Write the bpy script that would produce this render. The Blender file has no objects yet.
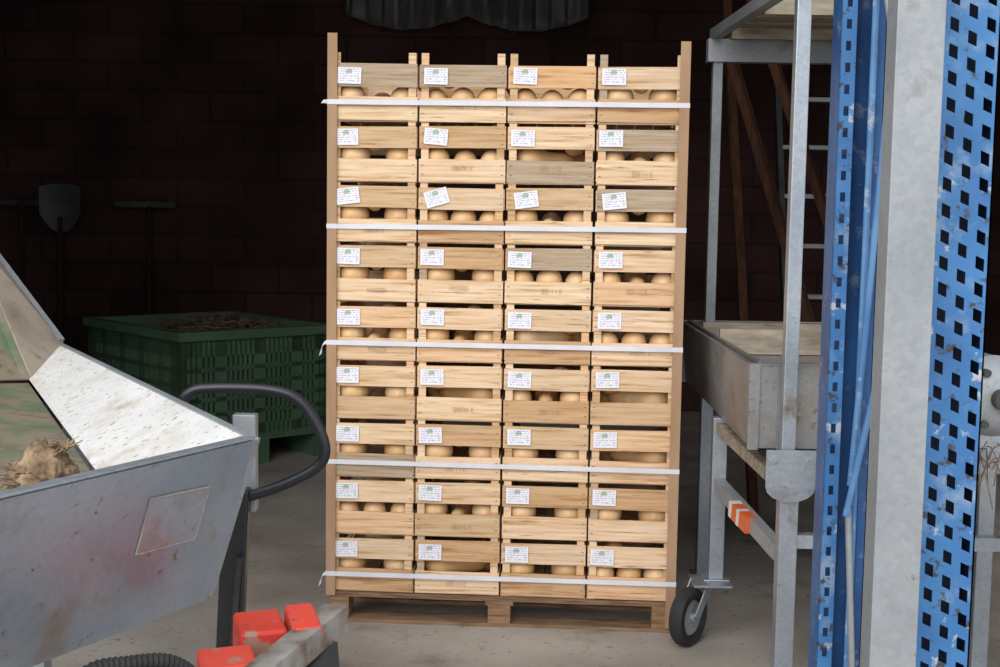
import bpy, math, random, bmesh
from mathutils import Vector, Matrix, noise
random.seed(7)
scn=bpy.context.scene
try: scn.view_settings.view_transform='Standard'
except Exception: pass
COL=scn.collection

# ---------------------------------------------------------------- materials
def nd(nt,t,**k):
    n=nt.nodes.new(t)
    for a,b in k.items(): setattr(n,a,b)
    return n
def c4(c): return (c[0],c[1],c[2],1)
def mat(name,cols,scale=5,detail=6,rough=.6,metal=0,stretch=(1,1,1),bump=0,bumpscale=None,specks=(),island=None,spec=.5,roughvar=0,spangle=0):
    m=bpy.data.materials.new(name); m.use_nodes=True; nt=m.node_tree; L=nt.links
    b=nt.nodes['Principled BSDF']; b.inputs['Roughness'].default_value=rough; b.inputs['Metallic'].default_value=metal
    b.inputs['Specular IOR Level'].default_value=spec
    tc=nd(nt,'ShaderNodeTexCoord'); mp=nd(nt,'ShaderNodeMapping'); mp.inputs['Scale'].default_value=stretch
    L.new(tc.outputs['Object'],mp.inputs['Vector'])
    vec=mp.outputs['Vector']
    oi=nd(nt,'ShaderNodeObjectInfo')
    add=nd(nt,'ShaderNodeVectorMath',operation='ADD'); 
    mul=nd(nt,'ShaderNodeMath',operation='MULTIPLY'); mul.inputs[1].default_value=13.0
    L.new(oi.outputs['Random'],mul.inputs[0]); L.new(vec,add.inputs[0]); L.new(mul.outputs[0],add.inputs[1])
    vec=add.outputs[0]
    geo=None
    if island:
        geo=nd(nt,'ShaderNodeNewGeometry')
        m2=nd(nt,'ShaderNodeMath',operation='MULTIPLY'); m2.inputs[1].default_value=31.0
        L.new(geo.outputs['Random Per Island'],m2.inputs[0])
        a2=nd(nt,'ShaderNodeVectorMath',operation='ADD'); L.new(vec,a2.inputs[0]); L.new(m2.outputs[0],a2.inputs[1]); vec=a2.outputs[0]
    nz=nd(nt,'ShaderNodeTexNoise'); nz.inputs['Scale'].default_value=scale; nz.inputs['Detail'].default_value=detail
    L.new(vec,nz.inputs['Vector'])
    rp=nd(nt,'ShaderNodeValToRGB'); el=rp.color_ramp.elements
    el[0].position=cols[0][0]; el[0].color=c4(cols[0][1]); el[1].position=cols[-1][0]; el[1].color=c4(cols[-1][1])
    for p,c in cols[1:-1]:
        e=el.new(p); e.color=c4(c)
    L.new(nz.outputs['Fac'],rp.inputs['Fac']); out=rp.outputs['Color']
    if island:
        r2=nd(nt,'ShaderNodeValToRGB'); e2=r2.color_ramp.elements
        e2[0].position=0; e2[0].color=c4(island[0]); e2[1].position=1; e2[1].color=c4(island[-1])
        for i,c in enumerate(island[1:-1]):
            e=e2.new((i+1)/(len(island)-1)); e.color=c4(c)
        r2.color_ramp.interpolation='CONSTANT' if len(island)>5 else 'LINEAR'
        fm=nd(nt,'ShaderNodeMath',operation='MULTIPLY'); fm.inputs[1].default_value=7.31; L.new(geo.outputs['Random Per Island'],fm.inputs[0])
        fr=nd(nt,'ShaderNodeMath',operation='ADD'); L.new(fm.outputs[0],fr.inputs[0]); L.new(oi.outputs['Random'],fr.inputs[1])
        f2=nd(nt,'ShaderNodeMath',operation='FRACT'); L.new(fr.outputs[0],f2.inputs[0]); L.new(f2.outputs[0],r2.inputs['Fac'])
        mx=nd(nt,'ShaderNodeMix',data_type='RGBA',blend_type='MULTIPLY'); mx.inputs['Factor'].default_value=1
        L.new(out,mx.inputs['A']); L.new(r2.outputs['Color'],mx.inputs['B']); out=mx.outputs['Result']
    if spangle:
        vo=nd(nt,'ShaderNodeTexVoronoi'); vo.inputs['Scale'].default_value=90; L.new(vec,vo.inputs['Vector'])
        mr=nd(nt,'ShaderNodeMapRange'); mr.inputs['To Min'].default_value=1-spangle; mr.inputs['To Max'].default_value=1+spangle*.5
        sp=nd(nt,'ShaderNodeSeparateColor'); L.new(vo.outputs['Color'],sp.inputs[0]); L.new(sp.outputs[0],mr.inputs['Value'])
        mx=nd(nt,'ShaderNodeMix',data_type='RGBA',blend_type='MULTIPLY'); mx.inputs['Factor'].default_value=1
        L.new(out,mx.inputs['A']); L.new(mr.outputs[0],mx.inputs['B']); out=mx.outputs['Result']
    for (sc,lo,hi,col) in specks:
        n2=nd(nt,'ShaderNodeTexNoise'); n2.inputs['Scale'].default_value=sc; n2.inputs['Detail'].default_value=8; n2.inputs['Roughness'].default_value=.65
        L.new(vec,n2.inputs['Vector'])
        mr=nd(nt,'ShaderNodeMapRange'); mr.inputs['From Min'].default_value=lo; mr.inputs['From Max'].default_value=hi
        L.new(n2.outputs['Fac'],mr.inputs['Value'])
        mx=nd(nt,'ShaderNodeMix',data_type='RGBA'); L.new(mr.outputs[0],mx.inputs['Factor']); L.new(out,mx.inputs['A']); mx.inputs['B'].default_value=c4(col); out=mx.outputs['Result']
    L.new(out,b.inputs['Base Color'])
    if roughvar:
        mr=nd(nt,'ShaderNodeMapRange'); mr.inputs['To Min'].default_value=rough-roughvar; mr.inputs['To Max'].default_value=rough+roughvar
        L.new(nz.outputs['Fac'],mr.inputs['Value']); L.new(mr.outputs[0],b.inputs['Roughness'])
    if bump:
        bp=nd(nt,'ShaderNodeBump'); bp.inputs['Strength'].default_value=bump; bp.inputs['Distance'].default_value=.01
        if bumpscale:
            n3=nd(nt,'ShaderNodeTexNoise'); n3.inputs['Scale'].default_value=bumpscale; n3.inputs['Detail'].default_value=6; L.new(vec,n3.inputs['Vector']); L.new(n3.outputs['Fac'],bp.inputs['Height'])
        else: L.new(nz.outputs['Fac'],bp.inputs['Height'])
        L.new(bp.outputs[0],b.inputs['Normal'])
    return m

WOOD=mat('pine_wood',[(.3,(.50,.31,.16)),(.42,(.72,.52,.32)),(.58,(.80,.62,.42)),(.75,(.88,.73,.54))],scale=3,rough=.75,stretch=(1.6,12,32),bump=.2,
   island=[(1,.92,.88),(.84,.75,.66),(1.06,1.0,.96),(.62,.62,.65),(1.08,1.05,1.03),(1.0,.80,.63),(.96,.91,.90),(.80,.66,.54),(1.07,1.0,.99),(1.02,.87,.78),(.88,.84,.82)],specks=[(3.2,.60,.67,(.38,.24,.13)),(2.0,.6,.8,(.58,.50,.42))],spec=.2)
PALW=mat('pallet_wood',[(.3,(.18,.11,.06)),(.7,(.40,.265,.165))],scale=3,rough=.85,stretch=(3,12,30),bump=.2,island=[(1,1,1),(.75,.7,.68),(1.1,1,.9)],spec=.2)
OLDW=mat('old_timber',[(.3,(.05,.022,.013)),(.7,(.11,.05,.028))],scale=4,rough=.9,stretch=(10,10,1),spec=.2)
TOOLW=mat('dark_tool_handle',[(.3,(.03,.018,.012)),(.7,(.06,.035,.022))],scale=4,rough=.9,stretch=(10,10,1),spec=.2)
GRYW=mat('weathered_board',[(.3,(.22,.18,.14)),(.7,(.46,.40,.31))],scale=4,rough=.9,stretch=(2,10,10),spec=.2)
CARD=mat('brown_cardboard',[(.3,(.38,.23,.14)),(.7,(.48,.31,.19))],scale=4,rough=.9,stretch=(4,4,1),spec=.1)
GALV=mat('galvanised_steel',[(.3,(.33,.37,.42)),(.7,(.51,.55,.60))],scale=3,rough=.40,metal=.65,spangle=.10,roughvar=.12,specks=[(6,.60,.76,(.22,.17,.12)),(40,.66,.72,(.2,.15,.1))])
GALVD=mat('dirty_galvanised_steel',[(.3,(.28,.34,.41)),(.55,(.41,.47,.55)),(.75,(.50,.56,.64))],scale=1.8,rough=.36,metal=.65,spangle=.05,roughvar=.10,specks=[(4,.56,.72,(.30,.26,.22)),(45,.62,.70,(.22,.16,.10)),(11,.60,.66,(.36,.33,.29))],bump=.03)
GALVM=mat('muddy_galvanised_steel',[(.3,(.26,.26,.26)),(.55,(.38,.38,.38)),(.75,(.47,.48,.50))],scale=2.2,rough=.45,metal=.5,spangle=.05,roughvar=.10,specks=[(4,.48,.66,(.27,.21,.15)),(40,.58,.68,(.20,.15,.10))],bump=.04)
GALVP=mat('dull_galvanised_steel',[(.3,(.27,.29,.31)),(.7,(.40,.42,.44))],scale=4,rough=.55,metal=.35,spangle=.08,specks=[(30,.64,.72,(.20,.15,.11)),(8,.60,.72,(.24,.22,.20))])
WHITE=mat('dusty_white_sheet',[(.35,(.62,.60,.57)),(.6,(.86,.86,.85))],scale=3,rough=.6,specks=[(60,.58,.65,(.36,.22,.13)),(3,.50,.66,(.50,.41,.32))])
BEIGE=mat('muddy_steel',[(.3,(.24,.19,.14)),(.6,(.40,.34,.27)),(.8,(.50,.46,.41))],scale=6,rough=.85,specks=[(30,.58,.7,(.17,.12,.08)),(6,.55,.7,(.30,.23,.16))])
BELT=mat('muddy_green_belt',[(.3,(.10,.16,.09)),(.5,(.15,.19,.11)),(.7,(.28,.23,.17))],scale=5,rough=.8,specks=[(6,.44,.58,(.27,.21,.15)),(25,.55,.65,(.17,.12,.08))])
BLACK=mat('black_paint',[(.3,(.008,.009,.012)),(.7,(.022,.024,.03))],scale=8,rough=.35,specks=[(30,.68,.76,(.12,.09,.07))])
DKMET=mat('dark_greasy_steel',[(.3,(.03,.032,.035)),(.7,(.08,.08,.08))],scale=8,rough=.55,metal=.3,specks=[(30,.62,.7,(.10,.075,.05))])
RED=mat('red_paint',[(.3,(.58,.04,.025)),(.7,(.74,.08,.05))],scale=6,rough=.6,specks=[(18,.56,.62,(.36,.20,.15)),(40,.60,.66,(.16,.08,.06))])
BLUE=mat('scuffed_blue_paint',[(.3,(.03,.13,.34)),(.7,(.06,.22,.48))],scale=6,rough=.5,specks=[(9,.54,.68,(.22,.32,.46)),(16,.60,.64,(.42,.47,.52)),(30,.58,.64,(.05,.045,.05))])
BLUE2=mat('deep_blue_paint',[(.3,(.012,.06,.20)),(.7,(.03,.14,.36))],scale=6,rough=.45,specks=[(22,.58,.70,(.22,.28,.34))])
GREEN=mat('dark_green_plastic',[(.3,(.065,.125,.070)),(.7,(.095,.175,.10))],scale=4,rough=.5)
STRAP=mat('white_strap_plastic',[(.3,(.68,.68,.73)),(.7,(.80,.80,.85))],scale=10,rough=.35)
SQ=mat('butternut_skin',[(.3,(.76,.46,.21)),(.7,(.90,.64,.36))],scale=6,rough=.42,specks=[(30,.68,.76,(.55,.30,.14)),(8,.60,.75,(.92,.72,.48))],spec=.4,island=[(1,1,1),(.94,.86,.74),(1.05,1.05,1.1)])
ROOT=mat('dry_root',[(.3,(.07,.045,.03)),(.7,(.24,.155,.10))],scale=10,rough=.9)
CELR=mat('celeriac_skin',[(.3,(.14,.085,.045)),(.5,(.30,.20,.11)),(.75,(.52,.39,.25))],scale=22,rough=.85,bump=.9,bumpscale=45,specks=[(28,.50,.60,(.14,.09,.05))])
RUB=mat('black_rubber',[(.3,(.012,.012,.013)),(.7,(.04,.038,.036))],scale=10,rough=.75)
SOIL=mat('dried_soil',[(.3,(.16,.115,.075)),(.7,(.36,.285,.21))],scale=12,rough=.95,bump=.5)
ORNG=mat('orange_sticker',[(.3,(.70,.12,.03)),(.7,(.78,.18,.05))],scale=8,rough=.5,specks=[(25,.6,.66,(.4,.3,.25))])
WSTK=mat('white_sticker',[(.3,(.6,.6,.58)),(.7,(.8,.8,.78))],scale=8,rough=.5)
INK=mat('brown_ink',[(.3,(.38,.24,.15)),(.7,(.55,.38,.25))],scale=60,rough=.9)
CONC=mat('concrete_floor',[(.3,(.26,.22,.185)),(.5,(.40,.355,.31)),(.7,(.54,.49,.44))],scale=1.3,detail=10,rough=.85,specks=[(3,.56,.76,(.22,.175,.14)),(35,.60,.70,(.17,.135,.105)),(90,.66,.72,(.09,.065,.045))],bump=.2,bumpscale=30,spec=.25)
DARKC=mat('dark_ceiling',[(.3,(.015,.012,.012)),(.7,(.03,.025,.022))],scale=2,rough=.95,spec=.1)
OUTW=mat('render_wall',[(.3,(.20,.18,.16)),(.7,(.30,.28,.25))],scale=3,rough=.95)
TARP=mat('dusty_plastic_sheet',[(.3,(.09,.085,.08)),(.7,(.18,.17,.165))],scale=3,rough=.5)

def brickmat():
    m=bpy.data.materials.new('dark_clay_block'); m.use_nodes=True; nt=m.node_tree; L=nt.links; b=nt.nodes['Principled BSDF']
    b.inputs['Roughness'].default_value=.95; b.inputs['Specular IOR Level'].default_value=.1
    tc=nd(nt,'ShaderNodeTexCoord'); sx=nd(nt,'ShaderNodeSeparateXYZ'); cx=nd(nt,'ShaderNodeCombineXYZ')
    L.new(tc.outputs['Object'],sx.inputs[0])
    ad=nd(nt,'ShaderNodeMath',operation='ADD'); L.new(sx.outputs[0],ad.inputs[0]); L.new(sx.outputs[1],ad.inputs[1])
    L.new(ad.outputs[0],cx.inputs[0]); L.new(sx.outputs[2],cx.inputs[1])
    br=nd(nt,'ShaderNodeTexBrick'); br.inputs['Scale'].default_value=1; br.inputs['Brick Width'].default_value=.5; br.inputs['Row Height'].default_value=.21
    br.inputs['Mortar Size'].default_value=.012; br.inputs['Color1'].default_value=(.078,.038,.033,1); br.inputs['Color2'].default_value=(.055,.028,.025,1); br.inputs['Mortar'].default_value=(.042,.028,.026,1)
    L.new(cx.outputs[0],br.inputs['Vector'])
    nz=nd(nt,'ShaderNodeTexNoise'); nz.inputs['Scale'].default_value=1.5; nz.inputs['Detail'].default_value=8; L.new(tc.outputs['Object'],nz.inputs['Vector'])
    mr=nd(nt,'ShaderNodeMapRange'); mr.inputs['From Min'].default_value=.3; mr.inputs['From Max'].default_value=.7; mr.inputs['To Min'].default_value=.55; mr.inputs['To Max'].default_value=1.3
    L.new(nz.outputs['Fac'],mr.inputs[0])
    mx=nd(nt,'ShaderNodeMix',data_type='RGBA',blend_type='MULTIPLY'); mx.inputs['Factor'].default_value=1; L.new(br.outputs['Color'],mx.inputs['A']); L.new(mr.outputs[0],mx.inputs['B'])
    L.new(mx.outputs['Result'],b.inputs['Base Color'])
    bp=nd(nt,'ShaderNodeBump'); bp.inputs['Strength'].default_value=.5; bp.invert=True; L.new(br.outputs['Fac'],bp.inputs['Height']); L.new(bp.outputs[0],b.inputs['Normal'])
    return m
BRICK=brickmat()

def labelmat():
    m=bpy.data.materials.new('printed_paper'); m.use_nodes=True; nt=m.node_tree; L=nt.links; b=nt.nodes['Principled BSDF']; b.inputs['Roughness'].default_value=.6
    tc=nd(nt,'ShaderNodeTexCoord'); sx=nd(nt,'ShaderNodeSeparateXYZ'); L.new(tc.outputs['Generated'],sx.inputs[0])
    def M(op,a,bb=None,**k):
        n=nd(nt,'ShaderNodeMath',operation=op)
        for i,x in enumerate([a,bb]):
            if x is None: continue
            if isinstance(x,(int,float)): n.inputs[i].default_value=x
            else: L.new(x,n.inputs[i])
        return n.outputs[0]
    X=sx.outputs[0]; Z=sx.outputs[2]
    row=M('FRACT',M('MULTIPLY',Z,7)); rowid=M('FLOOR',M('MULTIPLY',Z,7))
    cv=nd(nt,'ShaderNodeCombineXYZ'); L.new(M('MULTIPLY',X,22),cv.inputs[0]); L.new(M('MULTIPLY',rowid,7.3),cv.inputs[1])
    nz=nd(nt,'ShaderNodeTexNoise'); nz.inputs['Scale'].default_value=1; nz.inputs['Detail'].default_value=2; L.new(cv.outputs[0],nz.inputs['Vector'])
    ink=M('MULTIPLY',M('MULTIPLY',M('GREATER_THAN',nz.outputs['Fac'],.49),M('LESS_THAN',row,.5)),M('MULTIPLY',M('GREATER_THAN',X,.06),M('LESS_THAN',X,.94)))
    ink=M('MULTIPLY',ink,M('MULTIPLY',M('GREATER_THAN',Z,.08),M('LESS_THAN',Z,.93)))
    mx=nd(nt,'ShaderNodeMix',data_type='RGBA'); mx.inputs['A'].default_value=(.88,.87,.92,1); mx.inputs['B'].default_value=(.40,.34,.50,1); L.new(M('MULTIPLY',ink,.75),mx.inputs['Factor'])
    lg=M('MULTIPLY',M('MULTIPLY',M('GREATER_THAN',X,.36),M('LESS_THAN',X,.60)),M('MULTIPLY',M('GREATER_THAN',Z,.64),M('LESS_THAN',Z,.9)))
    m2=nd(nt,'ShaderNodeMix',data_type='RGBA'); L.new(M('MULTIPLY',lg,.7),m2.inputs['Factor']); L.new(mx.outputs['Result'],m2.inputs['A'])
    m2.inputs['B'].default_value=(.22,.40,.16,1)
    L.new(m2.outputs['Result'],b.inputs['Base Color'])
    return m
LABEL=labelmat()

# ---------------------------------------------------------------- mesh builder
class MB:
    def __init__(s): s.v=[]; s.f=[]
    def add(s,vs,fs):
        o=len(s.v); s.v+= [Vector(v) for v in vs]; s.f+=[tuple(i+o for i in f) for f in fs]; return s
    def box(s,c,d,R=None):
        c=Vector(c); hx,hy,hz=[x/2 for x in d]
        vs=[Vector((x,y,z)) for z in(-hz,hz) for y in(-hy,hy) for x in(-hx,hx)]
        if R is not None: vs=[R@v for v in vs]
        return s.add([v+c for v in vs],[(0,2,3,1),(4,5,7,6),(0,1,5,4),(2,6,7,3),(0,4,6,2),(1,3,7,5)])
    def bb(s,x0,x1,y0,y1,z0,z1): return s.box(((x0+x1)/2,(y0+y1)/2,(z0+z1)/2),(x1-x0,y1-y0,z1-z0))
    def frame(s,p1,p2,up=(0,0,1)):
        p1=Vector(p1);p2=Vector(p2); d=(p2-p1).normalized(); up=Vector(up)
        if abs(d.dot(up))>.98: up=Vector((0,1,0))
        a=d.cross(up).normalized(); b=a.cross(d).normalized(); return d,a,b
    def beam(s,p1,p2,w,h,up=(0,0,1)):
        d,a,b=s.frame(p1,p2,up); p1=Vector(p1);p2=Vector(p2)
        vs=[p+a*sx*w/2+b*sz*h/2 for p in(p1,p2) for sx,sz in((-1,-1),(1,-1),(1,1),(-1,1))]
        return s.add(vs,[(0,3,2,1),(4,5,6,7),(0,1,5,4),(1,2,6,5),(2,3,7,6),(3,0,4,7)])
    def cyl(s,p1,p2,r,n=16,r2=None):
        return s.tube([p1,p2],r,n,rs=[r,r if r2 is None else r2])
    def tube(s,path,r,n=10,rs=None,closed=False):
        P=[Vector(p) for p in path]; N=len(P); rings=[]; up=None
        for i in range(N):
            if closed: t=(P[(i+1)%N]-P[i-1]).normalized()
            else: t=(P[min(i+1,N-1)]-P[max(i-1,0)]).normalized()
            if up is None:
                up=Vector((0,0,1)) if abs(t.z)<.9 else Vector((0,1,0))
            a=t.cross(up).normalized(); up=a.cross(t).normalized()
            rr=rs[i] if rs else r
            rings.append([P[i]+(a*math.cos(q)+up*math.sin(q))*rr for q in [2*math.pi*k/n for k in range(n)]])
        vs=[v for g in rings for v in g]; fs=[]
        for i in range(N if closed else N-1):
            j=(i+1)%N
            for k in range(n):
                l=(k+1)%n; fs.append((i*n+k,i*n+l,j*n+l,j*n+k))
        if not closed:
            fs.append(tuple(reversed(range(n)))); fs.append(tuple((N-1)*n+k for k in range(n)))
        return s.add(vs,fs)
    def plate(s,pts,t):
        P=[Vector(p) for p in pts]; n=(P[1]-P[0]).cross(P[2]-P[0]).normalized()*t; k=len(P)
        vs=P+[p+n for p in P]; fs=[tuple(reversed(range(k))),tuple(range(k,2*k))]+[(i,(i+1)%k,(i+1)%k+k,i+k) for i in range(k)]
        return s.add(vs,fs)
    def prism(s,prof,z0,z1):
        k=len(prof); vs=[(x,y,z0) for x,y in prof]+[(x,y,z1) for x,y in prof]
        return s.add(vs,[tuple(reversed(range(k))),tuple(range(k,2*k))]+[(i,(i+1)%k,(i+1)%k+k,i+k) for i in range(k)])
    def mesh(s,name,mt,org=(0,0,0),smooth=False):
        me=bpy.data.meshes.new(name); o=Vector(org); me.from_pydata([tuple(v-o) for v in s.v],[],s.f); me.validate()
        bm=bmesh.new(); bm.from_mesh(me); bmesh.ops.recalc_face_normals(bm,faces=bm.faces); bm.to_mesh(me); bm.free()
        me.materials.append(mt)
        if smooth:
            for p in me.polygons: p.use_smooth=True
        return me
    def obj(s,name,mt,parent=None,bevel=0,smooth=False,org=None):
        if org is None:
            xs=[v.x for v in s.v];ys=[v.y for v in s.v];zs=[v.z for v in s.v]
            org=((min(xs)+max(xs))/2,(min(ys)+max(ys))/2,min(zs))
        me=s.mesh(name,mt,org,smooth and not bevel); o=bpy.data.objects.new(name,me); COL.objects.link(o); o.location=org
        if smooth:
            for p in me.polygons: p.use_smooth=True
            try: me.set_sharp_from_angle(angle=math.radians(40))
            except Exception: pass
        if parent is not None:
            o.parent=parent; o.location=Vector(org)-wloc(parent)
        if bevel:
            b=o.modifiers.new('bevel','BEVEL'); b.width=bevel; b.segments=2; b.limit_method='ANGLE'
        return o
def wloc(o):
    v=Vector(o.location); 
    while o.parent: o=o.parent; v+=o.location
    return v
def empty(name,loc,label,cat,group=None):
    e=bpy.data.objects.new(name,None); e.empty_display_size=.1; COL.objects.link(e); e.location=loc; tag(e,label,cat,group); return e
def tag(o,label,cat,group=None,kind=None):
    o['label']=label; o['category']=cat
    if group:o['group']=group
    if kind:o['kind']=kind
    return o
def struct(o): o['kind']='structure'; return o

# ---------------------------------------------------------------- setting
struct(MB().bb(-14,14,-10,10.2,-.1,0).obj('floor',CONC))
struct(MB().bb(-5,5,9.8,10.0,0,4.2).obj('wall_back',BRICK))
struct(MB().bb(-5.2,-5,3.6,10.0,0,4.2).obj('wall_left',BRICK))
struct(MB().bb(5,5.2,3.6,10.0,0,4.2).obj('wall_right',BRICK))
struct(MB().bb(-5.2,5.2,3.4,10.0,4.2,4.3).obj('ceiling',DARKC))
w=MB(); w.bb(-5.2,-2.4,3.4,3.6,0,4.2); w.bb(2.5,5.2,3.4,3.6,0,4.2); w.bb(-2.4,2.5,3.4,3.6,3.5,4.2)  # unseen front wall, added so its opening limits daylight reaching the back
struct(w.obj('wall_front',OUTW))
# plastic sheeting hung high on the back wall
m=MB(); vs=[];fs=[]; nx,nz_=60,8
for i in range(nx+1):
    x=-1.15+1.75*i/nx; sag=.10*abs(math.sin(math.pi*i/nx*2))
    for j in range(nz_+1):
        z=3.2-(.34+sag)*j/nz_; y_=9.66+.035*math.sin(i*.9+j*.25)+.02*math.sin(i*2.3)
        vs.append((x,y_,z))
for i in range(nx):
    for j in range(nz_):
        a=i*(nz_+1)+j; fs.append((a,a+1,a+nz_+2,a+nz_+1))
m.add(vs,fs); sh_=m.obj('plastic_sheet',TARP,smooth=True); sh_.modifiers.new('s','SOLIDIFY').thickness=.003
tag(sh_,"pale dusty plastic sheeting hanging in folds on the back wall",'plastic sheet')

# ---------------------------------------------------------------- stack of crates
O=Vector((.012,4.6,0)); YAW=math.radians(-3.5); RZ=Matrix.Rotation(YAW,4,'Z')
def W(x,y,z): return O+ (RZ@Vector((x,y,z)))
H=.209; CW=.1505; DEP=.6; PIT=.3075; ZF=.034
def crate_mesh(seed,posth):
    r=random.Random(seed); m=MB()
    for sx in(-1,1):
        for sy,y in((1,.006),(-1,DEP-.006)):
            x=sx*(CW-.006); 
            pr=[(x,y),(x-sx*.026,y),(x,y+sy*.026)]
            m.prism(pr,.0,posth)
    def slat(z0,z1,y):
        j=r.uniform(-.002,.003); t=r.uniform(-.010,.010)
        m.box((r.uniform(-.0015,.0015),y+r.uniform(-.001,.001),(z0+z1)/2+j),(2*CW-r.uniform(0,.006),.006,z1-z0+r.uniform(-.005,.003)),Matrix.Rotation(t,3,'Y'))
    for y in(.003,DEP-.003):
        slat(.003,.083,y); slat(.118,.195,y)
    m.bb(-CW,CW,.0075,.045,.0,.0075); m.bb(-CW,CW,DEP-.045,DEP-.0075,.0,.0075)
    for sx in(-1,1):
        for z0,z1 in((.012,.080),(.118,.190)):
            m.bb(min(sx*CW,sx*(CW-.006)),max(sx*CW,sx*(CW-.006)),.007,DEP-.007,z0,z1)
    for i in range(4):
        xx=-.105+i*.070; m.bb(xx-.033,xx+.033,.007,DEP-.007,ZF-.005,ZF)
    return m.mesh('wooden_crate',WOOD)
CM=[crate_mesh(i,H-.001) for i in range(14)]; CT=[crate_mesh(20+i,.236) for i in range(4)]
sm_=MB()
for sx in(-1,1):
    for z in(.03,.062,.137,.170):
        sm_.bb(sx*.138-.004,sx*.138+.004,-.0018,-.0002,z-.0007,z+.0007)
STAPLE=sm_.mesh('staples',DKMET)
lm=MB(); nseg=6; lw,lh=.082,.056
vs=[];fs=[]
for i in range(nseg+1):
    x=-lw/2+lw*i/nseg; b=-.0012*math.sin(math.pi*i/nseg)
    vs+=[(x,b,-lh/2),(x,b,lh/2),(x,b+.0006,-lh/2),(x,b+.0006,lh/2)]
for i in range(nseg):
    a=i*4; fs+=[(a,a+4,a+5,a+1),(a+2,a+3,a+7,a+6),(a,a+2,a+6,a+4),(a+1,a+5,a+7,a+3)]
fs+=[(0,1,3,2),(nseg*4,nseg*4+2,nseg*4+3,nseg*4+1)]
lm.add(vs,fs); LM=lm.mesh('paper_label',LABEL)
def stamp_mesh(seed):
    r=random.Random(seed); m=MB(); x=-.034
    for g in range(6):
        k=r.choice('IHENU-O')
        h=.016; wd=.007; t=.0013
        def v(a): m.bb(x+a-t/2,x+a+t/2,-.0004,.0002,-h/2,h/2)
        def hz(z): m.bb(x,x+wd,-.0004,.0002,z-t/2,z+t/2)
        if k in 'IHENUO': v(0)
        if k in 'HNUO': v(wd)
        if k in 'EO': hz(h/2-t/2); hz(-h/2+t/2)
        if k in 'H-': hz(0)
        if k=='E': hz(0)
        if k=='U': hz(-h/2+t/2)
        if k=='N': m.beam((x,-.0001,h/2),(x+wd,-.0001,-h/2),.0006,t)
        x+=.0125
    return m.mesh('ink_stamp',INK)
ST=[stamp_mesh(i) for i in range(3)]
def squash_mesh(k,seed):
    prof=[(0,.0),(.003,.012),(.009,.027),(.022,.039),(.042,.0455),(.062,.044),(.084,.036),(.104,.030),(.130,.027),(.158,.027),(.180,.024),(.192,.015),(.198,.007),(.208,.006),(.209,0.0)]
    r=random.Random(seed*7+1); bend=r.uniform(-.014,.014)
    m=MB(); n=18; vs=[];fs=[]
    for (a,b) in prof:
        cx=bend*(a/.2)**2
        for j in range(n):
            q=2*math.pi*j/n; bb=b*(1+.025*math.sin(3*q+seed)); vs.append((cx+bb*math.cos(q)*k,a*k,bb*math.sin(q)*k))
    for i in range(len(prof)-1):
        for j in range(n): l=(j+1)%n; fs.append((i*n+j,i*n+l,(i+1)*n+l,(i+1)*n+j))
    m.add(vs,fs); return m.mesh('butternut_squash',SQ,smooth=True)
SQM={}
for i,k in enumerate((.70,.80,.86,.92,.98,1.02,1.10,1.16,1.24)): SQM[k]=squash_mesh(k,i)
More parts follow.
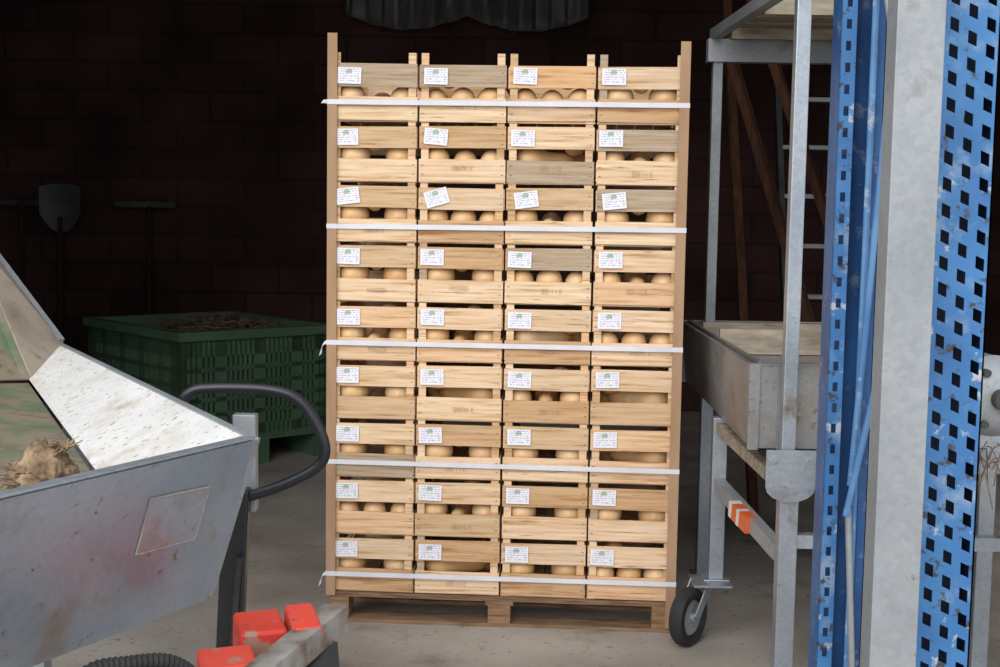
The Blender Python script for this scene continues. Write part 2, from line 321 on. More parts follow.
for row in range(9):
    for col in range(4):
        r=random.Random(100+row*4+col)
        top=row==8
        me=CT[col] if top else CM[r.randrange(14)]
        o=bpy.data.objects.new('wooden_crate',me); COL.objects.link(o)
        cx=(col-1.5)*PIT+r.uniform(-.0015,.0015); z=.1125+row*H; cy=r.uniform(0,.005)
        loc=W(cx,cy,z); o.location=loc; o.rotation_euler=(0,0,YAW)
        if top: L_="pine crate of squash on the top layer, corner posts showing"
        elif row==0: L_="pine crate of squash resting directly on the pallet"
        else: L_="pale pine crate of butternut squash with white paper label"
        tag(o,L_,'crate','strapped stack of squash crates')
        s=bpy.data.objects.new('staples',STAPLE); COL.objects.link(s); s.parent=o
        l=bpy.data.objects.new('paper_label',LM); COL.objects.link(l); l.parent=o
        tilt=r.uniform(-.03,.03)
        if row==6: tilt=-r.uniform(.1,.35) if col else -.12
        if row==7 and col==1: tilt=.08
        lx=-.096+r.uniform(-.005,.005)
        if col==0: lx+=.006
        if row==6 and col: lx+=.012
        l.location=(lx,-.0056,.158+r.uniform(-.004,.004)); l.rotation_euler=(0,tilt,0)
        if r.random()<.6:
            s=bpy.data.objects.new('ink_stamp',ST[r.randrange(3)]); COL.objects.link(s); s.parent=o
            s.location=(r.uniform(-.01,.02),-.0046,.047+r.uniform(-.01,.01))
        def put(k,x,y,zz,rz,rx=0):
            q=bpy.data.objects.new('butternut_squash',SQM[k]); COL.objects.link(q)
            p=loc+(RZ@Vector((x,y,zz)))
            q.matrix_world=Matrix.Translation(p)@RZ@Matrix.Rotation(rz,4,'Z')@Matrix.Rotation(rx,4,'X')
            tag(q,"tan butternut squash lying inside a pine crate",'squash','butternut squashes in the crates')
        zb=ZF+.0007
        def R_(k): return .0455*k*1.025
        pat=r.random()
        if pat<.25:      # three side by side of unequal size
            ks=[r.choice((.92,.98,1.02)) for _ in range(3)]; x=-.1415
            gap=(.283-sum(2*R_(k) for k in ks))/2
            for i,k in enumerate(ks):
                rr=R_(k); x+=rr; fwd=(r.random()<.75) or i!=1
                if fwd: put(k,x,r.uniform(.009,.02),zb+rr,0)
                else: put(k,x,.012+.209*k,zb+rr,math.pi,math.radians(-2.5))
                x+=rr+gap
            put(.80,r.choice((-.05,.05)),r.uniform(.03,.05),zb+R_(.98)+.078,r.uniform(-.15,.15))
        elif pat<.58:    # two large with a smaller one nested over them
            k1=r.choice((1.16,1.24)); k2=r.choice((1.16,1.24)); a=r.uniform(.05,.2)
            put(k1,-.141+R_(k1),.010,zb+R_(k1),-a*.3); put(k2,.141-R_(k2),.016,zb+R_(k2),a*.3)
            put(.70,r.uniform(-.006,.006),r.uniform(.01,.03),zb+.104,0,math.radians(3))
        elif pat<.80:    # one slanting across, others beside and behind
            sgn=r.choice((-1,1)); k=r.choice((1.10,1.16)); rr=R_(k); a=r.uniform(1.1,1.3)
            put(k,sgn*(.138-.042*k*math.sin(a)*.3),.014+rr*.95,zb+rr,sgn*a)
            put(1.02,-sgn*.09,.165,zb+R_(1.02),0); put(.92,sgn*.085,.18,zb+R_(.92),0)
            put(.86,-sgn*.085,.04,zb+.104,sgn*r.uniform(-.1,.1),math.radians(2))
        else:            # bulb, neck, bulb
            put(1.10,-.141+R_(1.10),.012,zb+R_(1.10),0); put(1.02,.141-R_(1.02),.02,zb+R_(1.02),0)
            put(.92,0.005,.012+.209*.92,zb+R_(.92)-.004,math.pi,math.radians(-2))
            put(.80,.05,.05,zb+R_(1.02)+.082,.1)

def lboard(sx,z0,z1,label):
    x=sx*.6195; t=.004; w_=.040
    pr=[(x+sx*t,-.0095),(x-sx*.030,-.0095),(x-sx*.030,-.0055),(x,-.0055),(x,w_),(x+sx*t,w_)]
    m=MB(); pts=[W(a,b,0) for a,b in pr]; m.prism([(p.x,p.y) for p in pts],z0,z1)
    return tag(m.obj('corner_board',CARD),label,'corner protector','cardboard corner protectors')
lboard(-1,.10,2.085,"brown cardboard angle board guarding the crate stack edge, full height")
lboard(1,.02,2.065,"brown cardboard angle board reaching down over the pallet side")
for i,z in enumerate((1.850,1.423,1.012,.585,.180)):
    m=MB(); a,b0,b1=.6242,-.0105,.612; hw=.0085; t=.0008
    outer=[(-a-t,b0-t),(a+t,b0-t),(a+t,b1+t),(-a-t,b1+t)]; inner=[(-a,b0),(a,b0),(a,b1),(-a,b1)]
    vs=[];tl=[0,.004,0,-.003][i%4]
    for (x,y) in outer+inner:
        for dz in(-hw,hw): vs.append(W(x,y,z+dz+ (tl*x)))
    fs=[]
    for k in range(4):
        l=(k+1)%4
        fs+=[(2*k,2*l,2*l+1,2*k+1),(8+2*k,8+2*k+1,8+2*l+1,8+2*l),(2*k+1,2*l+1,8+2*l+1,8+2*k+1),(2*k,8+2*k,8+2*l,2*l)]
    m.add(vs,fs)
    s=tag(m.obj('plastic_strap',STRAP),"white plastic strap pulled tight around the crates",'strap','straps around the crate stack')
    if i in(0,2,4):
        tm=MB(); pth=[(-.622,-.0125,0),(-.631,-.0135,-.002),(-.638,-.013,-.012),(-.643,-.010,-.028),(-.646,-.006,-.045)] if i else [(-.622,-.0125,0),(-.632,-.015,.001),(-.640,-.016,.000)]
        vs=[];fs=[]
        for j,(x,y,dz) in enumerate(pth): 
            dx=.006*j/len(pth); vs+=[W(x-dx,y,z+dz-.006),W(x+dx,y,z+dz+.006),W(x-dx,y+.001,z+dz-.006),W(x+dx,y+.001,z+dz+.006)]
        for k in range(len(pth)-1):
            a_=4*k; fs+=[(a_,a_+4,a_+5,a_+1),(a_+2,a_+3,a_+7,a_+6),(a_+1,a_+5,a_+7,a_+3),(a_,a_+2,a_+6,a_+4)]
        fs+=[(0,1,3,2)]
        tm.add(vs,fs); tm.obj('strap_tail',STRAP,parent=s)
pe=empty('wooden_pallet',O+RZ@Vector((0,.3,0)),"wooden pallet carrying the stack of crates",'pallet')
def wb(m,x0,x1,y0,y1,z0,z1):
    vs=[W(x,y,z) for z in(z0,z1) for y in(y0,y1) for x in(x0,x1)]
    m.add(vs,[(0,2,3,1),(4,5,7,6),(0,1,5,4),(2,6,7,3),(0,4,6,2),(1,3,7,5)])
m=MB()
for k in range(5):
    y=k*.125; wb(m,-.612,.612,y,y+.1,.094,.1115)
for x in(-.612,-.05,.542): wb(m,x,x+.07+(.03 if x==-.05 else 0),0,.6,.080,.0935)
m.obj('deck_boards',PALW,parent=pe)
for x0,x1 in((-.612,-.542),(-.04,.04),(.542,.612)):
    for y0 in(0.0,.25,.5):
        m=MB(); wb(m,x0,x1,y0,y0+.1,.0145,.0795); m.obj('pallet_block',PALW,parent=pe)
m=MB()
for y0 in(0.0,.25,.5): wb(m,-.612,.612,y0,y0+.1,0,.014)
m.obj('bottom_boards',PALW,parent=pe)

# ---------------------------------------------------------------- green bin
BK=Vector((-1.75,7.2,0)); e1=Vector((-.66,.75,0)).normalized(); e2=Vector((.75,.66,0)).normalized()
be=empty('plastic_pallet_box',BK+e1*.6+e2*.5,"large dark green slotted plastic bin filled with dry roots",'bin')
def bx(m,a0,a1,b0,b1,z0,z1):
    vs=[BK+e1*a+e2*b+Vector((0,0,z)) for z in(z0,z1) for b in(b0,b1) for a in(a0,a1)]
    m.add(vs,[(0,2,3,1),(4,5,7,6),(0,1,5,4),(2,6,7,3),(0,4,6,2),(1,3,7,5)])
m=MB(); T=.03; L1,L2,HB=1.2,1.0,.74
bx(m,0,L1,0,L2,.14,.18)
def slotted(n,length,fn):
    for (z0,z1) in((.18,.24),(.30,.325),(.385,.41),(.47,.495),(.555,.58),(.64,.74)): fn(0,length,z0,z1)
    step=length/n
    for i in range(n+1):
        wd=.12 if i in(0,n) else (.05 if i%8==0 else .014)
        c=min(max(i*step,wd/2),length-wd/2); fn(c-wd/2,c+wd/2,.18,.74)
slotted(40,L1,lambda a,b,z0,z1:bx(m,a,b,0,T,z0,z1)); slotted(40,L1,lambda a,b,z0,z1:bx(m,a,b,L2-T,L2,z0,z1))
slotted(32,L2,lambda a,b,z0,z1:bx(m,0,T,a,b,z0,z1)); slotted(32,L2,lambda a,b,z0,z1:bx(m,L1-T,L1,a,b,z0,z1))
m.obj('bin_body',GREEN,parent=be)
m=MB(); bx(m,-.02,L1+.02,-.02,.035,.735,.785); bx(m,-.02,L1+.02,L2-.035,L2+.02,.735,.785); bx(m,-.02,.035,.035,L2-.035,.735,.785); bx(m,L1-.035,L1+.02,.035,L2-.035,.735,.785)
m.obj('bin_rim',GREEN,parent=be)
for b in(0.0,.44,.88):
    m=MB(); bx(m,0,L1,b,b+.12,0,.14); m.obj('bin_skid',GREEN,parent=be)
m=MB(); rr=random.Random(3)
bx(m,.04,L1-.04,.04,L2-.04,.5,.67)
for i in range(750):
    a=rr.uniform(.06,L1-.08); b=rr.uniform(.06,L2-.08); hh=.675+.17*math.exp(-((a-.5)**2+(b-.5)**2)/.18)*rr.random()**.6
    p=BK+e1*a+e2*b+Vector((0,0,hh)); d=Vector((rr.uniform(-1,1),rr.uniform(-1,1),rr.uniform(-.25,.35))).normalized()*rr.uniform(.03,.08)
    m.tube([p-d,p+Vector((0,0,rr.uniform(0,.012))),p+d],.004,5,rs=[.002,rr.uniform(.003,.007),.0015])
tag(m.obj('root_heap',ROOT),"heap of dry brown roots and stalks filling the green bin",'roots',kind='stuff')

# ---------------------------------------------------------------- tools on wall
sh=empty('shovel',(-3.2,9.6,0),"upturned shovel with grey metal blade leaning against the wall",'shovel')
m=MB(); vs=[];fs=[];nn=8
for i in range(nn+1):
    u=-1+2*i/nn
    top=1.62-.02*u*u; bot=1.27+.14*abs(u)**2.4
    for z in(bot,top): 
        for dy in(0,.004): vs.append((-3.2+u*.15,9.62-.03*u*u+dy,z))
for i in range(nn):
    a=i*4; fs+=[(a,a+4,a+6,a+2),(a+1,a+3,a+7,a+5),(a,a+1,a+5,a+4),(a+2,a+6,a+7,a+3)]
fs+=[(0,2,3,1),(nn*4,nn*4+1,nn*4+3,nn*4+2)]
m.add(vs,fs); m.obj('blade',mat('grey_blade',[(.3,(.05,.052,.056)),(.7,(.10,.103,.107))],rough=.6),parent=sh)
MB().cyl((-3.22,9.6,0),(-3.2,9.6,1.38),.017).obj('handle',TOOLW,parent=sh,smooth=True)
for X,nm in((-3.55,'rake'),(-2.62,'rake')):
    e=empty(nm,(X,9.6,0),"upturned rake with long wooden handle leaning on the wall",'rake','rakes against the wall')
    MB().cyl((X+.05,9.6,0),(X+.05,9.66,1.47),.014).obj('handle',TOOLW,parent=e,smooth=True)
    m=MB(); m.bb(X-.2,X+.24,9.66,9.69,1.46,1.50)
    for i in range(12): m.cyl((X-.18+i*.036,9.67,1.5),(X-.18+i*.036,9.63,1.53),.004,6)
    m.obj('rake_head',DKMET,parent=e)

# ---------------------------------------------------------------- right hopper trolley
he=empty('hopper_trolley',(1.1,4.6,0),"galvanised steel hopper machine on wheels with overhead canopy frame",'machine')
X0,X1,Y0,Y1,Z0,Z1=.745,1.55,3.9,5.45,.785,1.04
m=MB(); t=.004
m.plate([(X0,Y0,Z1),(X0,Y1,Z1),(X0+.03,Y1,Z0+.01),(X0+.012,Y0,Z0)],-t)
m.plate([(X1,Y0,Z1),(X1,Y1,Z1),(X1,Y1,Z0),(X1,Y0,Z0)],t)
m.plate([(X0,Y0,Z1),(X1,Y0,Z1),(X1,Y0,Z0),(X0+.012,Y0,Z0)],t)
m.plate([(X0,Y1,Z1),(X1,Y1,Z1),(X1,Y1,Z0),(X0,Y1,Z0)],t)
m.bb(X0+.03,X1,Y0,Y1,Z0,Z0+.004)
m.bb(X0-.004,X0+.012,Y0,Y1,Z1,Z1+.003); m.bb(X1-.03,X1,Y0,Y1,Z1,Z1+.004); m.bb(X0,X1,Y0-.004,Y0+.02,Z1,Z1+.004); m.bb(X0,X1,Y1-.02,Y1,Z1,Z1+.004)
m.bb(X0-.002,X0+.03,Y0-.008,Y0-.001,Z0,Z1); m.bb(X0+.085,X0+.09,Y0-.015,Y0-.001,Z0,Z1)
m.obj('hopper_body',GALVM,parent=he)
m=MB(); m.beam((X0+.035,Y0+.03,Z1-.005),(X0+.035,Y1-.03,Z1-.005),.012,.022); m.bb(X0+.05,X1-.02,Y0+.04,Y0+.052,.99,1.03); m.bb(X0+.05,X1-.02,Y0+.12,Y0+.128,.99,1.055); m.obj('inner_liner',GALVM,parent=he)
m=MB(); m.plate([(X0+.012,Y0+.02,.985),(X1-.01,Y0+.02,.985),(X1-.01,Y1-.02,.95),(X0+.012,Y1-.02,.95)],.01); m.obj('soil_layer',SOIL,parent=he)
for y,z in((4.75,1.07),(5.15,1.06)):
    m=MB(); m.bb(X0+.05,X1,y,y+.02,.98,z); m.obj('divider_board',GRYW,parent=he)
def leg(x,y,z0,z1,w_=.05):
    m=MB(); m.bb(x-w_/2,x+w_/2,y-w_/2,y+w_/2,z0,z1); m.bb(x-w_*.9,x+w_*.9,y-w_*.9,y+w_*.9,z0,z0+.006); return m.obj('leg',GALV,parent=he,bevel=.003)
leg(.765,4.52,.215,.785); leg(.862,3.86,0,.70,.055); leg(1.5,4.0,0,.78); leg(1.5,5.35,0,.78); leg(.85,5.35,0,.78)
m=MB(); m.bb(.832,.874,3.829,3.871,.66,2.75); m.obj('mast',GALV,parent=he,bevel=.004)
m=MB()
pts=[(.785,3.885,.80),(.785,3.885,.69)]+[(.858+.073*math.cos(a),3.885,.69+.045*math.sin(a)) for a in [math.pi+math.pi*k/8 for k in range(1,8)]]+[(.931,3.885,.69),(.931,3.885,.80)]
m.plate([Vector(p)-Vector((0,.07,0)) for p in pts],.006)
for (x,z) in((.805,.77),(.911,.77),(.805,.69),(.911,.69)): m.cyl((x,3.80,z),(x,3.815,z),.009,6)
m.obj('bracket_plate',GALV,parent=he)
m=MB(); m.beam((.765,4.50,.55),(.85,3.89,.475),.035,.05); m.obj('crossbar',GALVP,parent=he)
m=MB(); m.beam((.765,4.50,.75),(.83,3.89,.70),.03,.04); m.obj('crossbar',GRYW,parent=he)
m=MB(); m.beam((.783,4.24,.518),(.805,4.11,.502),.038,.052); m.obj('warning_sticker',ORNG,parent=he)
m=MB(); m.beam((.7788,4.27,.522),(.7828,4.243,.5187),.038,.052); m.obj('warning_sticker',WSTK,parent=he)
m=MB(); m.beam((.7895,4.19,.5125),(.7925,4.172,.510),.0385,.0525); m.obj('warning_sticker',WSTK,parent=he)
m=MB(); m.bb(.89,1.5,3.84,3.88,.50,.54); m.obj('crossbar',GALV,parent=he)
wc=Vector((.664,4.44,.10)); ax=Vector((.80,-.60,0)).normalized()
cw=bpy.data.objects.new('caster_wheel',None); COL.objects.link(cw); cw.parent=he; cw.location=wc-Vector(he.location)
def disc_ring(m,c,a,r0,r1,hw,n=28):
    up=Vector((0,0,1)); s_=a.cross(up).normalized(); vs=[];fs=[]
    prof=[(r1*.93,-hw),(r1,-hw*.6),(r1,hw*.6),(r1*.93,hw),(r0,hw*.9),(r0,-hw*.9)]
    k=len(prof)
    for i in range(n):
        q=2*math.pi*i/n; d=s_*math.cos(q)+up*math.sin(q)
        for r_,h_ in prof: vs.append(c+d*r_+a*h_)
    for i in range(n):
        j=(i+1)%n
        for l in range(k): l2=(l+1)%k; fs.append((i*k+l,i*k+l2,j*k+l2,j*k+l))
    m.add(vs,fs)
m=MB(); disc_ring(m,wc,ax,.064,.10,.024); m.obj('tyre',RUB,parent=cw,smooth=True)
m=MB(); disc_ring(m,wc,ax,.015,.064,.016); m.cyl(wc-ax*.03,wc+ax*.03,.016,12); m.obj('hub',GALVP,parent=cw,smooth=True)
m=MB()
for s_ in(-1,1): m.beam(wc+ax*.034*s_,wc+ax*.034*s_+Vector((.05,.045,.112)),.035,.005,up=ax)
m.bb(.68,.81,4.42,4.56,.208,.216); m.obj('fork',GALV,parent=cw)
m=MB()
m.bb(.84,.878,5.38,5.42,.97,2.10); m.obj('canopy_post',GALVP,parent=he)
m=MB(); m.bb(1.52,1.56,5.38,5.42,.78,2.1); m.obj('canopy_post',GALVP,parent=he)
m=MB(); m.bb(.815,1.6,5.36,5.42,2.09,2.18); m.obj('canopy_beam',GALVP,parent=he)
m=MB(); m.beam((.845,5.4,2.2),(.86,3.83,2.17),.04,.04); m.obj('canopy_beam',GALVP,parent=he)
m=MB(); m.beam((1.55,5.4,2.2),(1.55,3.83,2.17),.04,.04);m.obj('canopy_beam',GALVP,parent=he)
m=MB()
for k in range(5): m.bb(.90,1.53,4.55+k*.16,4.68+k*.16,2.195,2.22)
m.bb(.88,1.55,4.55,4.59,2.16,2.195);m.bb(.88,1.55,5.2,5.24,2.16,2.195)
m.obj('canopy_boards',GRYW,parent=he)

# ladder and timbers behind
le=empty('step_ladder',(1.72,7.0,0),"steel ladder with pale treads standing in the dark barn",'ladder')
for x in(1.50,1.98):
    MB().beam((x,6.6,0),(x,7.6,2.9),.03,.07).obj('rail',DKMET,parent=le)
for k in range(10):
    f=(k+1)/11; MB().box((1.74,6.6+f*1.0,2.9*f),(.46,.10,.022)).obj('tread',GALVP,parent=le)
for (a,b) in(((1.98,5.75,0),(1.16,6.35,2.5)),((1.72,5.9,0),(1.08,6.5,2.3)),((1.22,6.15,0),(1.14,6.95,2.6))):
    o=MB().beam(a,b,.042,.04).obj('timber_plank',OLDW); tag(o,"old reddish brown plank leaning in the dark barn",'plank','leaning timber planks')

# ---------------------------------------------------------------- rack
re_=empty('pallet_rack_frame',(.79,2.7,0),"scuffed blue steel pallet rack frame with perforated uprights",'rack')
def perforated(name,xa,xb,yy,ncol,hw,hh,pit,zt,mt,sh=.0):
    m=MB(); cwid=(xb-xa)/ncol
    def q4(x0,x1,z0,z1,s0=0,s1=0): m.add([(x0,yy,z0),(x1,yy,z0+s0),(x1,yy,z1+s1),(x0,yy,z1)],[(0,1,2,3)])
    for c in range(ncol):
        x0=xa+c*cwid; xm0=x0+(cwid-hw)/2; xm1=xm0+hw
        q4(x0,xm0,0,zt); q4(xm1,x0+cwid,0,zt)
        z=0; zc=.03+(pit/2 if c%2 else 0); s0=0
        while zc+hh/2+.01<zt:
            q4(xm0,xm1,z,zc-hh/2,s0,sh); z=zc+hh/2; zc+=pit; s0=sh
        q4(xm0,xm1,z,zt,s0,0)
    up=m.obj(name,mt,parent=re_); sm=up.modifiers.new('s','SOLIDIFY'); sm.thickness=.0025
xa,xb,yy,zt=.700,.860,2.33,3.0
perforated('perforated_upright',xa,xb,yy,5,.0155,.022,.046,zt,BLUE,-.007)
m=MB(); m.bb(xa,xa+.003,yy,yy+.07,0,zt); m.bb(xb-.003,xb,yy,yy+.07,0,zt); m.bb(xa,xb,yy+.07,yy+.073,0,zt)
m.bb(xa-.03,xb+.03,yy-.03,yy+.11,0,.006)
m.obj('upright_channel',mat('shaded_blue_inside',[(.3,(.006,.012,.035)),(.7,(.02,.035,.08))],scale=6,rough=.6),parent=re_)  # near-black blue paints in the shade behind the holes; back plate added
yr=3.12; ra,rb=.782,.888
perforated('perforated_upright',ra,ra+.036,yr,1,.012,.022,.05,zt,BLUE)
m=MB(); m.bb(rb-.022,rb,yr,yr+.003,0,3.0); m.bb(ra,ra+.003,yr,yr+.08,0,3.0); m.bb(rb-.003,rb,yr,yr+.08,0,3.0); m.bb(ra,rb,yr+.08,yr+.083,0,3.0)
m.bb(ra-.03,rb+.03,yr-.03,yr+.11,0,.006)
m.obj('upright_channel',BLUE2,parent=re_)
LB=mat('worn_blue_tube',[(.3,(.06,.18,.40)),(.7,(.14,.30,.54))],scale=8,rough=.45,specks=[(20,.56,.66,(.42,.48,.54))])
for a,b,mt_ in (((.855,3.09,3.0),(.846,3.09,.0),LB),((.905,3.04,2.30),(.835,3.08,.85),LB),((.832,3.08,.80),(.868,3.05,.10),GALVP),((.835,3.06,2.15),(.90,3.02,1.75),GALVP),((.90,3.00,1.30),(.825,3.07,.78),LB)):
    MB().tube([a,b],.0080,12).obj('diagonal_brace',mt_,parent=re_,smooth=True)
m=MB(); a,b,y=.642,.722,2.2
pr=[(a,y),(b,y),(b,y+.06),(b-.02,y+.06),(b-.02,y+.056),(b-.004,y+.056),(b-.004,y+.004),(a+.004,y+.004),(a+.004,y+.056),(a+.02,y+.056),(a+.02,y+.06),(a,y+.06)]
m.prism(pr,0,3.0); m.bb(a-.03,b+.03,y-.03,y+.09,0,.008)
tag(m.obj('steel_post',GALVP,bevel=.002),"upright dull galvanised steel channel post beside the blue rack",'post')

# sorting table with motor behind rack
se=empty('sorting_table',(1.3,3.25,0),"galvanised table carrying a round grey electric motor",'machine')
m=MB(); m.bb(.96,1.7,3.0,3.55,.93,.94); m.bb(.96,1.7,2.995,3.0,.90,1.0); m.bb(.955,.96,3.0,3.55,.90,1.0); m.bb(.96,1.7,3.55,3.555,.90,1.1); m.obj('table_tray',GALV,parent=se)
for x in(1.0,1.66):
    for y in(3.03,3.5): MB().bb(x-.02,x+.02,y-.02,y+.02,0,.93).obj('leg',GALV,parent=se)
m=MB(); c=Vector((1.132,2.98,1.08)); Yv=Vector((0,1,0))
m.tube([c+Yv*t_ for t_ in(-.03,-.01,.02,.021,.20,.22)],.09,32,rs=[.050,.082,.095,.080,.080,.06])
for k in range(28):
    q=2*math.pi*k/28; d=Vector((math.cos(q),0,math.sin(q))); m.beam(c+Yv*.03+d*.083,c+Yv*.19+d*.083,.003,.014,up=d)
m.obj('electric_motor',GALVP,parent=se,smooth=True)
MB().cyl(c-Yv*.06,c-Yv*.031,.024,16).obj('shaft_cap',DKMET,parent=se,smooth=True)
for k in range(6):
    q=2*math.pi*k/6; d=Vector((math.cos(q),0,math.sin(q))); MB().cyl(c+d*.068-Yv*.034,c+d*.068,.009,8).obj('bolt',DKMET,parent=se,smooth=True)
MB().tube([c+Vector((-.05,-.02,.06)),c+Vector((-.085,-.04,.02)),c+Vector((-.088,-.05,-.04)),c+Vector((-.06,-.02,-.09))],.007,8).obj('cable',RUB,parent=se,smooth=True)
m=MB(); m.bb(1.07,1.19,3.01,3.18,.94,1.0); m.obj('motor_foot',GALVP,parent=se)
m=MB()
for i in range(80):
    p=Vector((rr.uniform(.98,1.3),rr.uniform(2.955,2.985),rr.uniform(.93,.98))); d=Vector((rr.uniform(-.05,.05),rr.uniform(-.04,.0),rr.uniform(-.10,.02)))
    m.tube([p,p+d*.6,p+d*1.2+Vector((0,0,-.02))],.0015,4)
so_=m.obj('straw_tangle',ROOT,parent=se); so_['kind']='stuff'

# ---------------------------------------------------------------- left hopper machine
le=empty('vegetable_hopper',(-1.1,2.3,0),"dirty galvanised steel intake hopper with conveyor chute",'machine')
A=Vector((-.43,2.3,1.076)); F=Vector((-.95,1.30,1.076)); Hh=Vector((-.524,2.35,.774)); B=Vector((-1.27,3.8,1.076)); G=Hh+(F-A)
NF=(F-A).cross(Hh-A).normalized()
if NF.y>0: NF=-NF
m=MB(); P=[A,F,G,Hh]; Pi=[p-NF*.005 for p in P]
m.add(P+Pi,[(0,1,2,3),(7,6,5,4),(0,4,5,1),(1,5,6,2),(2,6,7,3),(3,7,4,0)]); m.obj('front_panel',GALVD,parent=le)
EX=(F-A).normalized()
m=MB()
fp=[A-NF*.004,A-EX*.014+Vector((0,.012,0)),Hh-EX*.010+Vector((0,.012,0)),Hh-NF*.004]
m.plate(fp,.003)
m.beam(A-NF*.010+Vector((0,0,.002)),F-NF*.010+Vector((0,0,.002)),.022,.004)
m.obj('panel_flange',GALV,parent=le)
def onp(u,v,off=.001):
    return A+(F-A)*u+(Hh-A)*v+NF*off
m=MB(); cs=[(.085,.22),(.215,.20),(.215,.52),(.085,.54)]
PP=[onp(*c_,.0002) for c_ in cs]; PQ=[p+NF*.003 for p in PP]
m.add(PP+PQ,[(0,1,2,3),(7,6,5,4),(0,4,5,1),(1,5,6,2),(2,6,7,3),(3,7,4,0)])
m.obj('patch_plate',GALVD,parent=le)
m=MB()
for k in range(4):
    p,q=onp(*cs[k],.0025),onp(*cs[(k+1)%4],.0025); pp=[]; rs=[]
    for j in range(31):
        f=j/30; pp.append(p.lerp(q,f)); rs.append(.0009+.0012*rr.random())
    m.tube(pp,.002,6,rs=rs)
m.obj('weld_bead',BEIGE,parent=le)
Cp=Vector((-1.273,3.55,1.006)); Dp=Vector((-.665,2.275,.970))
m=MB(); m.plate([A,B,Cp,Dp],.005); m.obj('side_panel',WHITE,parent=le)
m=MB(); m.beam(A+Vector((0,0,.003)),B+Vector((0,0,.003)),.014,.005); m.obj('side_rim',GALVP,parent=le)
m=MB(); m.plate([A+Vector((.0,.006,-.004)),B+Vector((.004,.004,-.004)),(-1.20,3.6,.80),(-.53,2.36,.776)],.004); m.obj('outer_skin',GALVP,parent=le)
S1=Vector((-1.77,4.2,1.53)); S2=Vector((-1.55,3.85,1.39))
m=MB(); m.plate([B,S1,S2,Cp],.008); m.obj('chute_side',BEIGE,parent=le)
m=MB(); m.beam(B+Vector((0,0,.012)),S1+Vector((0,0,.012)),.018,.016); m.obj('chute_rim',GALVP,parent=le)
m=MB(); m.plate([Cp,S2,(-1.72,3.45,1.16),(-1.45,3.30,1.03)],.006); m.obj('chute_cheek',BELT,parent=le)
m=MB(); m.plate([Cp+Vector((-.004,0,-.006)),Dp+Vector((-.004,0,-.01)),(-1.05,2.0,.965),(-1.75,3.2,1.06)],.006); m.obj('green_liner',BELT,parent=le)
m=MB(); m.plate([(-.56,2.26,.955),(-1.05,1.38,.955),(-1.9,1.9,.96),(-1.40,2.75,.975)],-.012)
for k in range(9):
    f=k/9; a_=Vector((-.56,2.26,.958)).lerp(Vector((-1.40,2.75,.978)),f); b_=Vector((-1.05,1.38,.958)).lerp(Vector((-1.9,1.9,.965)),f); m.beam(a_,b_,.012,.016)
m.obj('conveyor_belt',BELT,parent=le)
m=MB(); m.beam((-.98,2.42,1.0),(-1.42,3.25,1.075),.05,.02); m.obj('liner_brace',BEIGE,parent=le)
for x,y in((-1.15,1.75),(-1.55,2.5),(-1.25,3.5)):
    MB().bb(x-.03,x+.03,y-.03,y+.03,0,.94).obj('leg',GALVP,parent=le)
m=MB(); m.beam((-1.15,1.75,.76),(-1.25,3.5,.76),.05,.05);m.beam((-1.15,1.75,.76),(-.80,1.95,.79),.05,.05); m.obj('chassis_bar',GALVP,parent=le)
# celeriac
CE=Vector((-.735,2.10,.988))
ce=empty('celeriac',CE,"knobbly brown celeriac with straggly roots on the conveyor",'vegetable')
bm=bmesh.new(); bmesh.ops.create_icosphere(bm,subdivisions=5,radius=.054)
for v in bm.verts:
    n=v.co.normalized(); v.co*= 1+.16*noise.noise(n*2.2)+.10*noise.noise(n*6)+.12*noise.noise(n*15); v.co.z*=.88
    if n.z>.75: v.co.z+=.014*(n.z-.75)/.25
me=bpy.data.meshes.new('root_body'); bm.to_mesh(me); bm.free(); me.materials.append(CELR)
for p in me.polygons:p.use_smooth=True
o=bpy.data.objects.new('root_body',me); COL.objects.link(o); o.parent=ce; o.location=(0,0,.054)
m=MB()
for i in range(260):
    q=rr.uniform(0,6.28); d=Vector((math.cos(q),math.sin(q),rr.uniform(-1.0,.6))).normalized(); p=CE+Vector((d.x*.049,d.y*.049,.052+d.z*.042))
    l_=rr.uniform(.008,.024); tw=Vector((rr.uniform(-1,1),rr.uniform(-1,1),rr.uniform(-1,.2)))*.5
    m.tube([p,p+(d+tw*.3)*l_*.5,p+(d+tw)*l_],.001,4,rs=[.0014,.0010,.0005])
m.obj('rootlets',ROOT,parent=ce)
m=MB()
for i in range(22):
    p=CE+Vector((.015+rr.uniform(-.02,.018),rr.uniform(-.016,.016),.098)); m.tube([p,p+Vector((rr.uniform(-.005,.015),rr.uniform(-.01,.01),rr.uniform(.008,.014))),p+Vector((rr.uniform(.0,.035),rr.uniform(-.01,.01),rr.uniform(.012,.026)))],.004,6,rs=[.003,.002,.001])
m.obj('leaf_stalks',CELR,parent=ce)

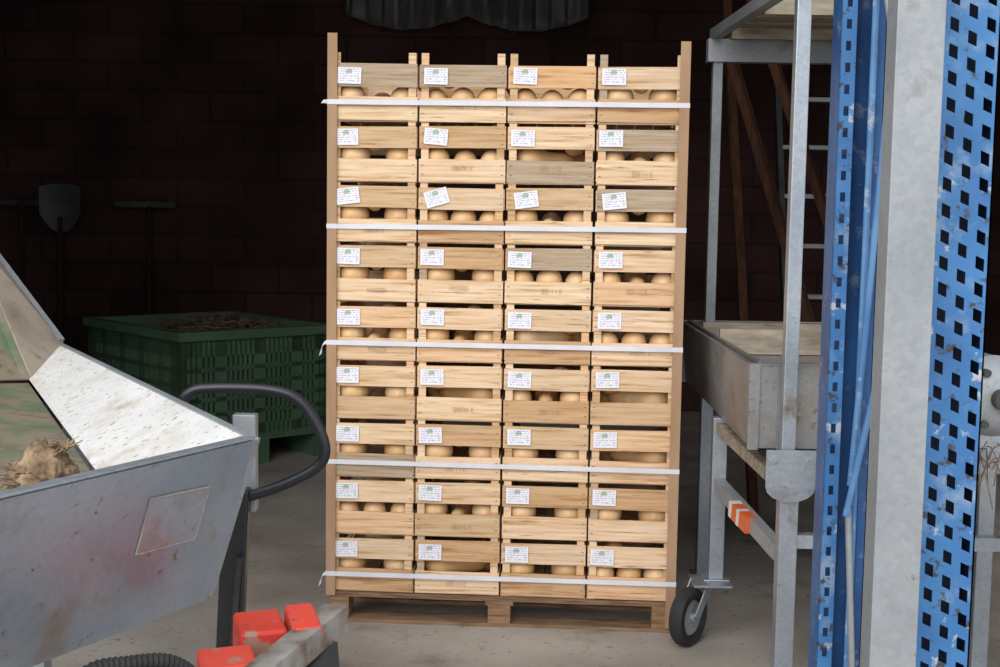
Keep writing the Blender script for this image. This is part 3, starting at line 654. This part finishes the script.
# ---------------------------------------------------------------- loop handle
te=empty('loop_handle_stand',(-.57,2.95,0),"black tubular loop handle on an upright dark steel shaft",'handle')
def bez(pts,n=6):
    P=[Vector(p) for p in pts]; out=[]
    for i in range(len(P)-1):
        p0=P[max(i-1,0)];p1=P[i];p2=P[i+1];p3=P[min(i+2,len(P)-1)]
        for k in range(n):
            t=k/n; out.append(.5*((2*p1)+(-p0+p2)*t+(2*p0-5*p1+4*p2-p3)*t*t+(-p0+3*p1-3*p2+p3)*t**3))
    out.append(P[-1]); return out
y=2.95
hp=[(-.60,y,.86),(-.665,y,.95),(-.712,y,1.030),(-.695,y,1.068),(-.64,y,1.078),(-.52,y,1.076),(-.455,y,1.055),(-.412,y,1.0),(-.392,y,.945),(-.405,y,.905),(-.46,y,.870),(-.52,y,.845),(-.575,y,.828)]
m=MB(); m.tube(bez(hp),.0125,16); m.obj('loop_handle',BLACK,parent=te,smooth=True)
m=MB(); m.bb(-.605,-.552,y+.016,y+.05,.79,1.015); m.obj('shaft_head',GALVP,parent=te,bevel=.003)
m=MB(); m.beam((-.590,y,.85),(-.632,y,.02),.058,.045,up=(0,1,0)); m.obj('shaft',BLACK,parent=te,bevel=.006)
m=MB(); m.bb(-.72,-.52,y-.08,y+.08,0,.02); m.obj('base_plate',DKMET,parent=te)
m=MB(); m.cyl((-.580,y-.04,.70),(-.605,y-.04,.35),.008,8); m.obj('control_rod',DKMET,parent=te,smooth=True)

# ---------------------------------------------------------------- red coupling pieces
ge=empty('implement_beam',(-.42,2.15,0),"grey steel implement bar carrying worn red brackets",'machine part')
S=Vector((-.028,0,-.006))
m=MB(); m.beam(Vector((-.262,2.33,.775))+S,Vector((-.36,2.02,.755))+S,.045,.006); m.beam(Vector((-.2415,2.33,.755))+S,Vector((-.3395,2.015,.735))+S,.005,.045); m.beam(Vector((-.284,2.33,.76))+S,Vector((-.382,2.02,.74))+S,.006,.03)
m.obj('steel_bar',mat('rusty_steel',[(.35,(.16,.10,.07)),(.5,(.30,.27,.24)),(.7,(.42,.41,.40))],scale=14,rough=.7,metal=.2),parent=ge)
def ubox(cx,cy,cz,w_,d_,h_,ang,tilt=0):
    R=(Matrix.Rotation(ang,3,'Z')@Matrix.Rotation(tilt,3,'X')); m=MB(); t=.006
    def bb(x,y,z,a,b,c): m.box(Vector((cx,cy,cz))+R@Vector((x,y,z)),(a,b,c),R)
    bb(0,0,h_/2,w_,d_,t); bb(0,-d_/2,0,w_,t,h_); bb(-w_/2,0,0,t,d_,h_); bb(w_/2,0,0,t,d_,h_)
    return m
ubox(-.412,2.25,.735,.075,.09,.06,.35,.12).obj('red_bracket',RED,parent=ge,bevel=.003)
ubox(-.442,2.12,.720,.085,.08,.05,.35,.1).obj('red_bracket',RED,parent=ge,bevel=.003)
ubox(-.338,2.26,.748,.045,.09,.05,.35,.2).obj('red_bracket',RED,parent=ge,bevel=.003)
ubox(-.43,1.80,.655,.17,.20,.06,.35,.1).obj('red_bracket',RED,parent=ge,bevel=.003)  # extra unseen bracket, added to cast a red reflection on the hopper front
m=MB(); m.beam((-.50,1.75,.61),(-.30,2.28,.70),.05,.05); m.beam((-.56,2.05,.64),(-.32,2.05,.66),.05,.03); m.bb(-.45,-.39,1.97,2.03,0,.63); m.bb(-.52,-.32,1.9,2.1,0,.01); m.obj('support_leg',DKMET,parent=ge)
m=MB(); hpth=bez([(-.60,1.70,.62),(-.62,1.78,.75),(-.60,1.88,.800),(-.55,1.93,.800),(-.50,1.98,.785),(-.47,2.03,.735),(-.46,2.06,.66)],16)
m.tube(hpth,.011,12,rs=[.0125 if i%2 else .0095 for i in range(len(hpth))]); m.obj('ribbed_hose',RUB,parent=ge,smooth=True)

# ---------------------------------------------------------------- light / world / camera
wd=bpy.data.worlds.new('overcast'); scn.world=wd; wd.use_nodes=True
bg=wd.node_tree.nodes['Background']; bg.inputs[0].default_value=(.90,.95,1,1); bg.inputs[1].default_value=1.33
sl=bpy.data.lights.new('sun','SUN'); sl.energy=1.9; sl.angle=math.radians(50); sl.color=(1,.98,.96)
so=bpy.data.objects.new('sun',sl); COL.objects.link(so)
so.matrix_world=Vector((-.35,-1,.66)).to_track_quat('Z','Y').to_matrix().to_4x4()

cd=bpy.data.cameras.new('camera'); cam=bpy.data.objects.new('camera',cd); COL.objects.link(cam)
cd.sensor_width=36; cd.lens=47.52; cd.clip_start=.05
cam.matrix_world=Matrix.Translation((0,0,1.49))@Matrix.Rotation(math.radians(84.6),4,'X')@Matrix.Rotation(math.radians(.9),4,'Z')
scn.camera=cam
